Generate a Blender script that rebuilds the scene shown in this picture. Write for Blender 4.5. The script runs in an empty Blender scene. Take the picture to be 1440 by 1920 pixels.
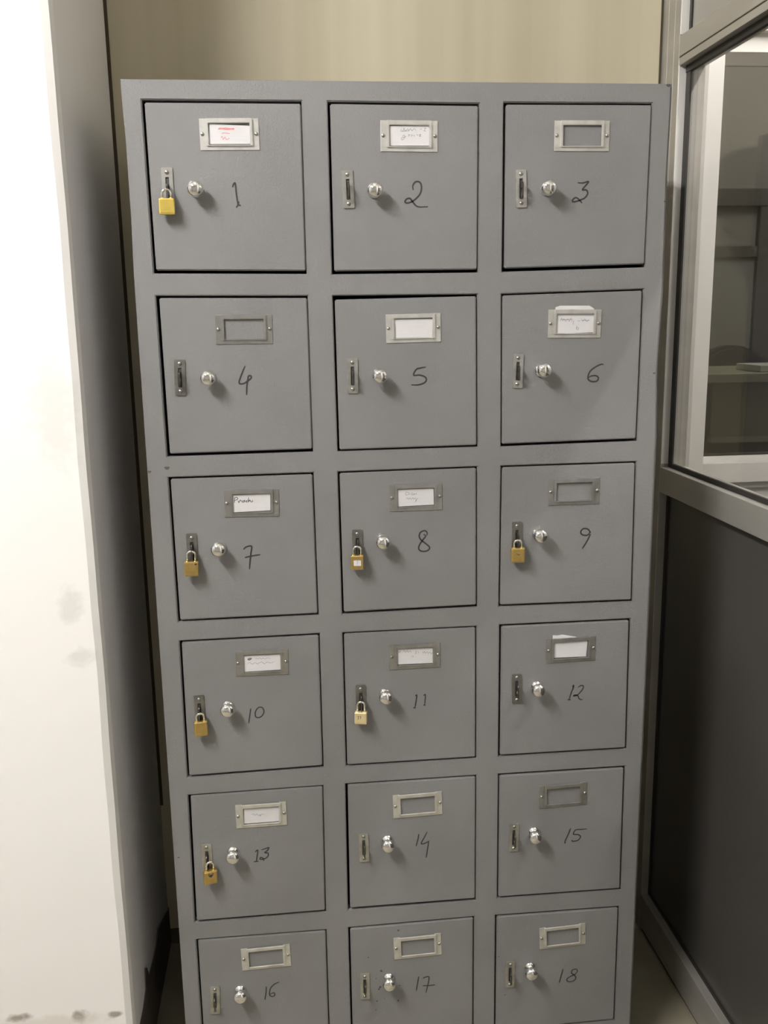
import bpy, bmesh, math, random
from mathutils import Vector, Matrix
random.seed(7)
R = math.radians
scene = bpy.context.scene
col = scene.collection

# ------------------------------------------------------------ camera
cam_data = bpy.data.cameras.new('camera')
cam_data.sensor_fit = 'VERTICAL'
cam_data.sensor_height = 24.0
cam_data.sensor_width = 18.0
cam_data.lens = 24.0 * 1749.67 / 1920.0
cam_data.clip_start = 0.02
cam = bpy.data.objects.new('camera', cam_data)
col.objects.link(cam)
cam.location = (-0.20986, -1.62242, 1.45521)
cam.rotation_euler = (R(78.1233), R(0.9139), R(-5.9736))
scene.camera = cam

# ------------------------------------------------------------ exposure, world, lamp strengths
scene.view_settings.view_transform = 'Standard'
scene.view_settings.look = 'None'
scene.view_settings.gamma = 1.0
scene.view_settings.use_curve_mapping = False
scene.view_settings.exposure = 0.0
TUBE_MAIN = 355.0      # emission strength of the ceiling tube in this aisle
TUBE_NEXT = 430.0       # tube in the neighbouring aisle
TUBE_BACK = 300.0        # tube in the office behind the glazing
LAMP_COLOR = (1.0, 0.97, 0.935, 1)
world = bpy.data.worlds.new('world'); scene.world = world
world.use_nodes = True
world.node_tree.nodes['Background'].inputs[0].default_value = (1.0, 0.95, 0.88, 1)
world.node_tree.nodes['Background'].inputs[1].default_value = 0.05

# ------------------------------------------------------------ materials
def new_mat(name):
    m = bpy.data.materials.new(name); m.use_nodes = True
    return m, m.node_tree.nodes, m.node_tree.links, m.node_tree.nodes['Principled BSDF']
def plain(name, c, rough=0.5, metal=0.0, spec=0.5, aniso=0.0):
    m, n, l, b = new_mat(name)
    b.inputs['Base Color'].default_value = (*c, 1)
    b.inputs['Roughness'].default_value = rough
    b.inputs['Metallic'].default_value = metal
    b.inputs['Specular IOR Level'].default_value = spec
    if aniso: b.inputs['Anisotropic'].default_value = aniso
    return m
def noisy(name, c1, c2, scale=4.0, stretch=(1, 1, 1), rough=(0.5, 0.6), metal=0.0, spec=0.5, bump=0.0, bscale=60.0,
          detail=5.0, lo=0.35, hi=0.65, blobs=(), bdist=0.001):
    """two-tone noise paint; blobs = (centre, radii, colour, strength): stains with a noisy outline"""
    m, n, l, b = new_mat(name)
    tc = n.new('ShaderNodeTexCoord'); mp = n.new('ShaderNodeMapping')
    mp.inputs['Scale'].default_value = stretch
    l.new(tc.outputs['Object'], mp.inputs['Vector'])
    ns = n.new('ShaderNodeTexNoise'); ns.inputs['Scale'].default_value = scale; ns.inputs['Detail'].default_value = detail
    l.new(mp.outputs[0], ns.inputs['Vector'])
    rp = n.new('ShaderNodeMapRange'); rp.inputs['From Min'].default_value = lo; rp.inputs['From Max'].default_value = hi
    l.new(ns.outputs['Fac'], rp.inputs['Value'])
    mx = n.new('ShaderNodeMix'); mx.data_type = 'RGBA'
    mx.inputs['A'].default_value = (*c1, 1); mx.inputs['B'].default_value = (*c2, 1)
    l.new(rp.outputs[0], mx.inputs['Factor'])
    out = mx.outputs['Result']
    for (cen, rad, colr, strength) in blobs:
        mp2 = n.new('ShaderNodeMapping'); mp2.vector_type = 'POINT'
        mp2.inputs['Scale'].default_value = tuple(1.0 / r for r in rad)
        mp2.inputs['Location'].default_value = tuple(-c_ / r for c_, r in zip(cen, rad))
        l.new(tc.outputs['Object'], mp2.inputs['Vector'])
        ln = n.new('ShaderNodeVectorMath'); ln.operation = 'LENGTH'; l.new(mp2.outputs[0], ln.inputs[0])
        n2 = n.new('ShaderNodeTexNoise'); n2.inputs['Scale'].default_value = 45.0; n2.inputs['Detail'].default_value = 4
        l.new(tc.outputs['Object'], n2.inputs['Vector'])
        ad = n.new('ShaderNodeMath'); ad.operation = 'MULTIPLY_ADD'
        l.new(n2.outputs['Fac'], ad.inputs[0]); ad.inputs[1].default_value = 1.6; l.new(ln.outputs['Value'], ad.inputs[2])
        r2 = n.new('ShaderNodeMapRange'); r2.inputs['From Min'].default_value = 1.75; r2.inputs['From Max'].default_value = 1.15
        r2.inputs['To Max'].default_value = strength
        l.new(ad.outputs[0], r2.inputs['Value'])
        m2 = n.new('ShaderNodeMix'); m2.data_type = 'RGBA'
        l.new(r2.outputs[0], m2.inputs['Factor']); l.new(out, m2.inputs['A']); m2.inputs['B'].default_value = (*colr, 1)
        out = m2.outputs['Result']
    l.new(out, b.inputs['Base Color'])
    rr = n.new('ShaderNodeMapRange'); rr.inputs['To Min'].default_value = rough[0]; rr.inputs['To Max'].default_value = rough[1]
    l.new(ns.outputs['Fac'], rr.inputs['Value']); l.new(rr.outputs[0], b.inputs['Roughness'])
    b.inputs['Metallic'].default_value = metal; b.inputs['Specular IOR Level'].default_value = spec
    if bump:
        nb = n.new('ShaderNodeTexNoise'); nb.inputs['Scale'].default_value = bscale; nb.inputs['Detail'].default_value = 2
        l.new(tc.outputs['Object'], nb.inputs['Vector'])
        bp = n.new('ShaderNodeBump'); bp.inputs['Strength'].default_value = bump; bp.inputs['Distance'].default_value = bdist
        l.new(nb.outputs['Fac'], bp.inputs['Height']); l.new(bp.outputs[0], b.inputs['Normal'])
    return m
def glass_mat(name, tint=(0.9, 0.92, 0.9), ior=1.5):
    m = bpy.data.materials.new(name); m.use_nodes = True
    n, l = m.node_tree.nodes, m.node_tree.links
    n.remove(n['Principled BSDF'])
    tr = n.new('ShaderNodeBsdfTransparent'); tr.inputs[0].default_value = (*tint, 1)
    gl = n.new('ShaderNodeBsdfGlossy'); gl.inputs['Roughness'].default_value = 0.02
    fr = n.new('ShaderNodeFresnel'); ge = n.new('ShaderNodeNewGeometry')
    mr = n.new('ShaderNodeMapRange'); mr.inputs['To Min'].default_value = ior; mr.inputs['To Max'].default_value = 1 / ior
    l.new(ge.outputs['Backfacing'], mr.inputs['Value']); l.new(mr.outputs[0], fr.inputs[0])      # same reflectance on both sides of the pane
    mx = n.new('ShaderNodeMixShader')
    l.new(fr.outputs[0], mx.inputs[0]); l.new(tr.outputs[0], mx.inputs[1]); l.new(gl.outputs[0], mx.inputs[2])
    l.new(mx.outputs[0], n['Material Output'].inputs[0])
    return m
def emit(name, c, s):
    m = bpy.data.materials.new(name); m.use_nodes = True
    n, l = m.node_tree.nodes, m.node_tree.links
    n.remove(n['Principled BSDF'])
    e = n.new('ShaderNodeEmission'); e.inputs[0].default_value = c; e.inputs[1].default_value = s
    l.new(e.outputs[0], n['Material Output'].inputs[0])
    return m

M = {}
M['locker'] = noisy('hammered_grey_paint', (.192, .190, .192), (.214, .212, .214), scale=5, rough=(.42, .5), spec=.5, bump=.55, bscale=330, bdist=.0010)
M['inside'] = plain('locker_inside', (.05, .05, .05), .7)
M['rust'] = plain('rust_brown_chip', (.10, .08, .065), .8)
M['grime'] = plain('dark_grime', (.075, .068, .055), .8)
M['chrome'] = plain('chrome', (.86, .85, .84), .07, 1.0)
M['holder'] = noisy('bright_tin', (.74, .73, .70), (.60, .59, .56), scale=45, rough=(.30, .48), metal=.75)
M['dull_holder'] = noisy('darker_tin', (.46, .455, .44), (.36, .355, .34), scale=45, rough=(.25, .42), metal=.85)  # darker tin tone used on some of the label holders
M['dull_plate'] = noisy('darker_zinc', (.30, .295, .28), (.22, .215, .20), scale=60, rough=(.28, .42), metal=.85)  # darker zinc tone used on some of the lock plates
M['plate'] = noisy('zinc_plate', (.56, .555, .53), (.42, .41, .38), scale=60, rough=(.3, .45), metal=.9)
M['dark_steel'] = plain('dark_steel', (.10, .095, .085), .4, .8)
M['screw'] = plain('screw_steel', (.42, .41, .39), .35, 1.0)
M['brass'] = noisy('brass', (.60, .43, .16), (.50, .35, .12), scale=90, rough=(.28, .42), metal=.85)
M['bright_brass'] = noisy('bright_yellow_brass', (.80, .62, .15), (.72, .54, .12), scale=90, rough=(.3, .42), metal=.7)
M['pale_brass'] = noisy('pale_worn_brass', (.82, .70, .42), (.74, .60, .33), scale=70, rough=(.35, .5), metal=.55)
M['paper'] = noisy('white_paper', (.66, .645, .66), (.61, .60, .61), scale=30, rough=(.8, .9), spec=.2)
M['ink_black'] = plain('black_marker', (.035, .035, .04), .6)
M['ink_door'] = plain('marker_on_door', (.03, .03, .034), .5)
M['ink_grey'] = plain('faint_pen', (.22, .22, .26), .7)
M['ink_red'] = plain('red_pen', (.58, .25, .25), .7)
M['rule'] = plain('ruled_line', (.55, .56, .62), .8)
M['white_wall'] = noisy('white_distemper', (.86, .845, .83), (.89, .875, .865), scale=2.2, rough=(.75, .9), spec=.25, bump=.25, bscale=26, bdist=.002,
    blobs=[((-.602, 0, .965), (.028, .2, .045), (.66, .65, .64), .6), ((-.594, 0, .868), (.032, .2, .022), (.66, .65, .64), .6),
           ((-.765, 0, .146), (.03, .2, .012), (.26, .22, .18), .8), ((-.655, 0, .139), (.02, .2, .016), (.26, .22, .18), .8),
           ((-.586, 0, .134), (.018, .2, .009), (.22, .18, .14), .85), ((-.70, 0, .13), (.16, .2, .018), (.66, .60, .53), .4),
           ((-.775, 0, 1.02), (.02, .2, .03), (.6, .58, .56), .7), ((-.60, 0, 1.30), (.05, .2, .12), (.72, .71, .69), .6)])
M['laminate'] = noisy('cream_wood_laminate', (.43, .385, .275), (.51, .465, .345), scale=3.2, stretch=(4.5, 1, .10), rough=(.45, .6), spec=.4, detail=7, lo=.3, hi=.7)
M['joint'] = plain('brown_joint_gap', (.055, .04, .022), .9)
M['skirting'] = noisy('dark_brown_skirting_paint', (.085, .07, .058), (.12, .10, .082), scale=14, rough=(.6, .8), spec=.3)
M['floor'] = noisy('grimy_mosaic_floor', (.22, .20, .145), (.30, .275, .20), scale=7, rough=(.45, .65), spec=.4, bump=.1, bscale=120)
M['alu'] = noisy('anodised_aluminium', (.38, .365, .335), (.43, .415, .38), scale=3, stretch=(1, 1, 6), rough=(.36, .46), metal=.55)
M['alu_white'] = noisy('silver_white_aluminium', (.78, .765, .74), (.84, .83, .805), scale=4, stretch=(1, 1, .4), rough=(.38, .5), metal=.45)
M['alu_dull'] = plain('dull_aluminium', (.52, .51, .50), .5, .3)
M['gasket'] = plain('black_rubber_gasket', (.018, .016, .013), .6)
M['dark_panel'] = noisy('dark_grey_laminate', (.054, .050, .046), (.062, .058, .053), scale=3, rough=(.26, .34), spec=.5)
M['frost'] = plain('grey_frosted_panel', (.27, .262, .235), .35)
M['pale_panel'] = plain('pale_grey_panel', (.60, .59, .58), .5)
M['glass'] = glass_mat('clear_glass', (.97, .965, .96))
M['glass_tint'] = glass_mat('smoky_glass', (.55, .545, .52), 1.55)
M['room_wall'] = noisy('plain_grey_wall', (.31, .305, .29), (.35, .345, .33), scale=1.5, rough=(.8, .9), spec=.2)
M['ceiling'] = plain('white_ceiling', (.72, .70, .66), .9, 0, .2)
M['wood_dark'] = plain('dark_door_frame', (.10, .095, .085), .6)
M['wood_door'] = plain('grey_door_leaf', (.30, .31, .31), .6)
M['chair_black'] = plain('black_chair_fabric', (.03, .03, .03), .8)
M['desk_green'] = plain('olive_desk_laminate', (.33, .34, .24), .4)
M['desk_edge'] = plain('pale_desk_edging', (.55, .54, .44), .5)
M['desk_brown'] = plain('brown_desk_front', (.16, .12, .09), .6)
M['white_plastic'] = plain('white_plastic', (.8, .8, .78), .5)
M['tube_main'] = emit('lit_tube_main', LAMP_COLOR, TUBE_MAIN)
M['tube_next'] = emit('lit_tube_next', LAMP_COLOR, TUBE_NEXT)
M['tube_back'] = emit('lit_tube_back', LAMP_COLOR, TUBE_BACK)

# ------------------------------------------------------------ helpers
class MB:
    """collects shapes of one mesh; several materials allowed"""
    def __init__(self): self.bm = bmesh.new(); self.mats = []
    def mi(self, m):
        if m not in self.mats: self.mats.append(m)
        return self.mats.index(m)
    def _paint(self, faces, m, smooth=False):
        i = self.mi(m)
        for f in faces: f.material_index = i; f.smooth = smooth
    def box(self, lo, hi, m, bev=0.0, seg=2, mat=None):
        bm = bmesh.new()
        vs = [bm.verts.new((x, y, z)) for x in (lo[0], hi[0]) for y in (lo[1], hi[1]) for z in (lo[2], hi[2])]
        for q in ((0, 1, 3, 2), (4, 6, 7, 5), (0, 4, 5, 1), (2, 3, 7, 6), (0, 2, 6, 4), (1, 5, 7, 3)):
            bm.faces.new([vs[i] for i in q])
        if bev: bmesh.ops.bevel(bm, geom=bm.edges[:], offset=bev, segments=seg, affect='EDGES', profile=.5)
        self.add(bm, m, mat, smooth=False)
    def add(self, bm, m, mat=None, smooth=False):
        if mat is not None: bmesh.ops.transform(bm, matrix=mat, verts=bm.verts[:])
        bmesh.ops.recalc_face_normals(bm, faces=bm.faces[:])
        idx = self.mi(m)
        mp = {v: self.bm.verts.new(v.co) for v in bm.verts}
        for f in bm.faces:
            try:
                g = self.bm.faces.new([mp[v] for v in f.verts]); g.material_index = idx; g.smooth = smooth
            except ValueError: pass
        bm.free()
    def lathe(self, prof, m, mat=None, n=28, smooth=True):
        """profile (radius, height) spun about Z"""
        bm = bmesh.new(); rings = []
        for r, h in prof:
            if r < 1e-6: rings.append([bm.verts.new((0, 0, h))])
            else: rings.append([bm.verts.new((r * math.cos(2 * math.pi * k / n), r * math.sin(2 * math.pi * k / n), h)) for k in range(n)])
        for a, b in zip(rings, rings[1:]):
            for k in range(n):
                q = [a[k % len(a)], a[(k + 1) % len(a)], b[(k + 1) % len(b)], b[k % len(b)]]
                u = []
                for v in q:
                    if v not in u: u.append(v)
                if len(u) > 2: bm.faces.new(u)
        self.add(bm, m, mat, smooth)
    def ring(self, outer, inner, y0, y1, m, bev=0.0, mat=None):
        """flat ring in the X-Z plane between outline loops of equal length"""
        bm = bmesh.new(); n = len(outer)
        L = [[bm.verts.new((p[0], y, p[1])) for p in lp] for y in (y0, y1) for lp in (outer, inner)]
        for k in range(n):
            j = (k + 1) % n
            bm.faces.new((L[0][k], L[0][j], L[1][j], L[1][k])); bm.faces.new((L[2][k], L[3][k], L[3][j], L[2][j]))
            bm.faces.new((L[0][k], L[2][k], L[2][j], L[0][j])); bm.faces.new((L[1][k], L[1][j], L[3][j], L[3][k]))
        bmesh.ops.recalc_face_normals(bm, faces=bm.faces[:])
        if bev:
            es = [e for e in bm.edges if len(e.link_faces) == 2 and e.calc_face_angle(0) > .7]
            bmesh.ops.bevel(bm, geom=es, offset=bev, segments=2, affect='EDGES')
        self.add(bm, m, mat)
    def prism(self, pts, y0, y1, m, axes='xz', bev=0.0, mat=None):
        bm = bmesh.new()
        def P(p, t):
            return {'xz': (p[0], t, p[1]), 'yz': (t, p[0], p[1]), 'xy': (p[0], p[1], t)}[axes]
        a = [bm.verts.new(P(p, y0)) for p in pts]; b = [bm.verts.new(P(p, y1)) for p in pts]
        bm.faces.new(a); bm.faces.new(b[::-1])
        for k in range(len(pts)):
            j = (k + 1) % len(pts); bm.faces.new((a[k], b[k], b[j], a[j]))
        bmesh.ops.recalc_face_normals(bm, faces=bm.faces[:])
        if bev:
            bmesh.ops.bevel(bm, geom=bm.edges[:], offset=bev, segments=2, affect='EDGES')
        self.add(bm, m, mat)
    def tube(self, pts, r, m, n=12, mat=None):
        bm = bmesh.new(); pts = [Vector(p) for p in pts]; rings = []; up = Vector((0, 1, 0))
        for i, p in enumerate(pts):
            t = (pts[min(i + 1, len(pts) - 1)] - pts[max(i - 1, 0)]).normalized()
            if abs(t.dot(up)) > .95: up = Vector((1, 0, 0))
            a = t.cross(up).normalized(); b = t.cross(a)
            rings.append([bm.verts.new(p + a * r * math.cos(2 * math.pi * k / n) + b * r * math.sin(2 * math.pi * k / n)) for k in range(n)])
        for A, B in zip(rings, rings[1:]):
            for k in range(n): bm.faces.new((A[k], A[(k + 1) % n], B[(k + 1) % n], B[k]))
        bm.faces.new(rings[0]); bm.faces.new(rings[-1][::-1])
        self.add(bm, m, mat, smooth=True)
    def stroke(self, pts, w, y, m):
        """pen line drawn as a narrow film of ink facing -Y, Catmull-Rom smoothed"""
        P = [Vector((p[0], p[1])) for p in pts]; out = []
        if len(P) < 3: out = [P[0].lerp(P[-1], t / 4) for t in range(5)]
        else:
            Q = [P[0] * 2 - P[1]] + P + [P[-1] * 2 - P[-2]]
            for i in range(1, len(Q) - 2):
                for s in range(6):
                    t = s / 6; a, b, c, d = Q[i - 1:i + 3]
                    out.append(.5 * ((2 * b) + (c - a) * t + (2 * a - 5 * b + 4 * c - d) * t * t + (3 * b - a - 3 * c + d) * t ** 3))
            out.append(P[-1])
        bm = bmesh.new(); A, B = [], []
        for i, p in enumerate(out):
            t = out[min(i + 1, len(out) - 1)] - out[max(i - 1, 0)]
            if t.length < 1e-9: t = Vector((1, 0))
            nrm = Vector((-t.y, t.x)).normalized()
            k = i / (len(out) - 1); ww = w * (.5 + .5 * min(1, 6 * k + .3, 6 * (1 - k) + .3)) * .5
            A.append(bm.verts.new((p.x + nrm.x * ww, y, p.y + nrm.y * ww))); B.append(bm.verts.new((p.x - nrm.x * ww, y, p.y - nrm.y * ww)))
        for i in range(len(A) - 1):
            bm.faces.new((A[i], A[i + 1], B[i + 1], B[i]))
        idx = self.mi(m); mp = {v: self.bm.verts.new(v.co) for v in bm.verts}
        for f in bm.faces:
            vs = [mp[v] for v in f.verts]
            g = self.bm.faces.new(vs); g.normal_update()
            if g.normal.y > 0: g.normal_flip()
            g.material_index = idx
        bm.free()
    def build(self, name, parent=None, loc=None, autosmooth=False):
        me = bpy.data.meshes.new(name); self.bm.normal_update(); self.bm.to_mesh(me); self.bm.free()
        for m in self.mats: me.materials.append(m)
        o = bpy.data.objects.new(name, me); col.objects.link(o)
        if parent is not None: o.parent = parent
        if loc is not None: o.location = loc
        return o

def rrect(w, h, r, cx=0.0, cz=0.0, n=4):
    out = []
    for (sx, sz, a0) in ((1, 1, 0), (-1, 1, 90), (-1, -1, 180), (1, -1, 270)):
        for k in range(n):
            a = R(a0 + 90 * k / (n - 1))
            out.append((cx + sx * (w / 2 - r) + r * math.cos(a), cz + sz * (h / 2 - r) + r * math.sin(a)))
    return out
def empty(name, loc=(0, 0, 0)):
    o = bpy.data.objects.new(name, None); o.empty_display_size = .05; o.location = loc; col.objects.link(o); return o
def tag(o, label, cat, group=None):
    o['label'] = label; o['category'] = cat
    if group: o['group'] = group
    return o
def structure(o):
    o['kind'] = 'structure'; return o
FACE = Matrix.Rotation(R(90), 4, 'X')      # turns a lathe's +Z towards -Y (out of the door)

# ------------------------------------------------------------ the setting
FZ = -0.08; CZ = 3.5; YB = 0.50
b = MB(); b.box((-3.2, -3.7, FZ - .1), (3.4, 4.2, FZ), M['floor']); structure(b.build('floor'))
b = MB(); b.box((-3.2, -3.7, CZ), (3.4, 4.2, CZ + .1), M['ceiling']); structure(b.build('ceiling'))
# white wall at the left: its front faces the room, its return runs back to the panelled wall
b = MB()
bm = bmesh.new(); zs = [FZ + (CZ - FZ) * i / 90 for i in range(91)]; rows = []
for i, z in enumerate(zs):
    w = .0009 * math.sin(z * 9.1) + .0006 * math.sin(z * 23.7 + 1)
    w2 = .0006 * math.sin(z * 7.3 + 2)
    prof = [(-3.2, 0), (-1.2, 0), (-.568 + w, 0), (-.5565 + w * .6, .0065 + w2), (-.553, .020 + w2), (-.553, .25), (-.553, .62), (-3.2, .62)]
    rows.append([bm.verts.new((x, y, z)) for x, y in prof])
for a_, b_ in zip(rows, rows[1:]):
    for k in range(len(a_)):
        j = (k + 1) % len(a_); bm.faces.new((a_[k], a_[j], b_[j], b_[k]))
bm.faces.new(rows[0][::-1]); bm.faces.new(rows[-1])
b.add(bm, M['white_wall'], smooth=False); structure(b.build('wall_left'))
b = MB(); b.box((-.553, YB, FZ), (.632, YB + .05, CZ), M['laminate']); structure(b.build('wall_back'))
b = MB(); b.box((-.553, YB - .004, .30), (-.5465, YB, CZ), M['joint']); structure(b.build('trim_1'))
b = MB(); b.box((.6255, YB - .002, FZ), (.6295, YB, CZ), M['joint']); structure(b.build('trim_2'))
# dark skirting paint with a ragged top edge
SK = [(.5, .02), (.491, .02), (.41, .052), (.328, .083), (.294, .066), (.244, .066), (.181, .076), (.163, .109), (.146, .119), (.136, .077), (.099, .064), (.057, .062), (.018, .055)]
b = MB(); b.prism([(.5, FZ)] + SK + [(.018, FZ)], -.553, -.5505, M['skirting'], axes='yz'); structure(b.build('baseboard_left'))
b = MB(); b.box((-.5505, YB - .004, FZ), (.60, YB, -.04), M['skirting']); structure(b.build('baseboard_back'))

# aluminium and glass partition on the right (runs towards the camera) -> wall_right
px0, px1 = .630, .690
wr = structure(empty('wall_right', (.63, .45, FZ)))
def part(name, parent, fn):
    q = MB(); fn(q); o = q.build(name); o.parent = parent
    o.matrix_parent_inverse = Matrix.Translation(parent.location).inverted()
    return o
def post(q):
    for (ya, yb_) in ((.405, .431), (.4335, .466), (.4685, .5)):
        q.box((px0, ya, FZ), (px1, yb_, CZ), M['alu'], .0012)
    q.box((px0 + .002, .407, FZ), (px1 - .002, .4995, CZ), M['joint'])
    q.box((px0 + .0012, .4035, 1.115), (px0 + .021, .406, 1.968), M['alu_white'], .0006)
    q.box((px0 + .0012, .4035, 2.018), (px0 + .021, .406, CZ), M['alu_white'], .0006)
part('corner_post', wr, post)
part('end_post', wr, lambda q: q.box((px0, -1.30, FZ), (px1, -1.22, CZ), M['alu'], .0015))
part('middle_rail', wr, lambda q: (q.box((px0, -1.22, 1.05), (px1, .4045, 1.108), M['alu'], .0015), q.box((px0 + .018, -1.22, 1.108), (px0 + .024, .4045, 1.118), M['gasket'])))
def toprail(q):
    q.box((px0, -1.22, 1.974), (px1, .4045, 2.015), M['alu'], .0015)
    q.box((px0 + .0022, -1.22, 1.9715), (px1 - .002, .4045, 1.975), M['joint'])
    q.box((px0 + .001, -1.22, 1.957), (px1 - .001, .4045, 1.972), M['alu'], .001)
    q.box((px0 + .016, -1.22, 1.943), (px0 + .024, .4045, 1.957), M['gasket'])
part('top_rail', wr, toprail)
part('bottom_rail', wr, lambda q: (q.box((px0, -1.22, FZ + .012), (px1, .4045, .018), M['alu'], .0015), q.box((px0 + .006, -1.22, FZ), (px1 - .006, .4045, FZ + .012), M['gasket'])))
part('lower_panel', wr, lambda q: (q.box((px0 + .022, -1.22, .018), (px0 + .030, .405, 1.05), M['dark_panel']),
     q.box((px0 + .0185, .395, .018), (px0 + .022, .405, 1.05), M['gasket']), q.box((px0 + .0185, -1.22, 1.042), (px0 + .022, .395, 1.05), M['gasket']), q.box((px0 + .0185, -1.22, .018), (px0 + .022, .395, .026), M['gasket'])))
part('upper_panel', wr, lambda q: (q.box((px0 + .022, -1.22, 2.015), (px0 + .030, .405, CZ), M['frost']), q.box((px0 + .0185, .393, 2.015), (px0 + .022, .405, CZ), M['gasket'])))
part('rear_panel', wr, lambda q: q.box((px0 + .01, -3.6, FZ), (px0 + .04, -1.30, CZ), M['pale_panel']))  # unseen stretch, coloured pale to bounce fill light back to the left
w1 = structure(empty('window_1', (.652, -.4, 1.1)))
part('window_glass', w1, lambda q: q.box((px0 + .0215, -1.22, 1.108), (px0 + .0265, .4045, 1.957), M['glass']))
part('window_gasket', w1, lambda q: q.box((px0 + .0175, .383, 1.118), (px0 + .0215, .4045, 1.943), M['gasket']))

# second glazed partition in line with the panelled wall
w2 = structure(empty('window_2', (.8, .5, 1.1)))
def frame2(q):
    q.box((.691, .475, 1.035), (.7175, .53, CZ), M['alu_dull'], .001); q.box((.719, .478, 1.035), (.7305, .53, CZ), M['alu_dull'], .001)
    q.box((.69, .47, 2.046), (2.4, .53, 2.12), M['alu_white'], .0015)
    q.box((.731, .492, 2.038), (2.4, .53, 2.046), M['alu_dull'])
    q.box((.69, .492, 1.035), (2.4, .53, 1.049), M['alu_dull'], .001)
part('window_frame', w2, frame2)
def sash(q):
    q.box((.7315, .485, 1.05), (.7690, .52, 2.038), M['alu_white'], .001)
    q.box((.7690, .485, 2.006), (1.70, .52, 2.038), M['alu_white'], .001)
    q.box((.7690, .485, 1.05), (1.70, .52, 1.098), M['alu_white'], .001)
    q.prism([(.485, 1.098), (.500, 1.113), (.515, 1.113), (.515, 1.098)], .7690, 1.70, M['frost'], axes='yz')
    q.prism([(.486, 2.006), (.506, 1.984), (.515, 1.984), (.515, 2.006)], .7690, 1.70, M['alu_dull'], axes='yz')
    q.box((.7690, .498, 1.105), (.7725, .515, 1.99), M['alu_white'])
    q.box((1.66, .485, 1.05), (1.70, .52, 2.038), M['alu_white'], .001)
    q.box((.7725, .503, 1.113), (1.66, .5062, 1.119), M['gasket'])
part('window_sash', w2, sash)
part('window_glass', w2, lambda q: q.box((.7725, .507, 1.113), (1.66, .511, 1.985), M['glass_tint']))
part('window_panel', w2, lambda q: (q.box((.690, .499, FZ), (2.4, .52, 1.034), M['pale_panel']), q.box((.690, .495, 2.12), (2.4, .52, CZ), M['ceiling']), q.box((1.70, .495, 1.034), (2.4, .52, 2.12), M['pale_panel'])))

# the rest of the shell
b = MB(); b.box((-3.3, -3.7, FZ), (-3.2, .62, CZ), M['room_wall']); structure(b.build('wall_side'))
b = MB(); b.box((-3.2, -3.8, FZ), (3.4, -3.7, CZ), M['room_wall']); structure(b.build('wall_front'))
b = MB(); b.box((2.4, -3.7, FZ), (2.5, .52, CZ), M['room_wall']); structure(b.build('wall_aisle'))
b = MB(); b.box((-.56, 2.8, FZ), (3.4, 2.9, CZ), M['room_wall']); structure(b.build('wall_far'))
b = MB(); b.box((3.3, .52, FZ), (3.4, 2.8, CZ), M['room_wall']); structure(b.build('wall_office_right'))
b = MB(); b.box((-.56, .55, FZ), (-.46, 2.8, CZ), M['room_wall']); structure(b.build('wall_office_left'))
b = MB()
b.box((2.03, 2.74, FZ), (2.13, 2.80, 2.01), M['wood_dark'], .004); b.box((1.20, 2.74, FZ), (1.28, 2.80, 2.01), M['wood_dark'], .004)
b.box((1.20, 2.735, 1.93), (2.13, 2.80, 2.01), M['wood_dark'], .004)
b.box((1.28, 2.765, FZ), (2.03, 2.80, 1.70), M['wood_door']); b.box((1.28, 2.75, 1.70), (2.03, 2.80, 1.75), M['wood_dark']); b.box((1.28, 2.77, 1.75), (2.03, 2.80, 1.93), M['room_wall'])
structure(b.build('door_1'))

# ceiling tube lamps (above and outside the frame)
def tube_lamp(x, y, z, length, m, label, along='y', twin=False):
    t = empty('tube_lamp', (x, y, z + .05)); tag(t, label, 'lamp', 'ceiling tube lamps')
    q = MB(); h = length / 2
    if along == 'y':
        w_ = .11 if twin else .03
        q.box((-w_, -h - .03, .0), (w_, h + .03, .04), M['white_plastic'], .004)
        w_ -= .012; q.box((-w_, -h - .03, -.06), (w_, -h, .0), M['white_plastic'], .003); q.box((-w_, h, -.06), (w_, h + .03, .0), M['white_plastic'], .003)
    q.build('lamp_batten', t)
    for dx in ((-.075, .075) if twin else (0,)):
        q = MB(); q.lathe([(0, -h), (.019, -h), (.019, h), (0, h)], m, Matrix.Translation((dx, 0, -.035)) @ Matrix.Rotation(R(90), 4, 'X'), n=16)
        q.build('lamp_tube', t)
    return t
tube_lamp(-1.45, -1.4, 2.95, 1.1, M['tube_main'], 'lit twin tube lamp under the ceiling, left of the lockers', twin=True)
tube_lamp(1.35, -.55, 3.2, 1.1, M['tube_next'], 'lit tube lamp over the aisle behind the partition glass')
tube_lamp(2.2, 1.6, 3.35, 1.1, M['tube_back'], 'lit tube lamp in the office behind the window')

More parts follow.
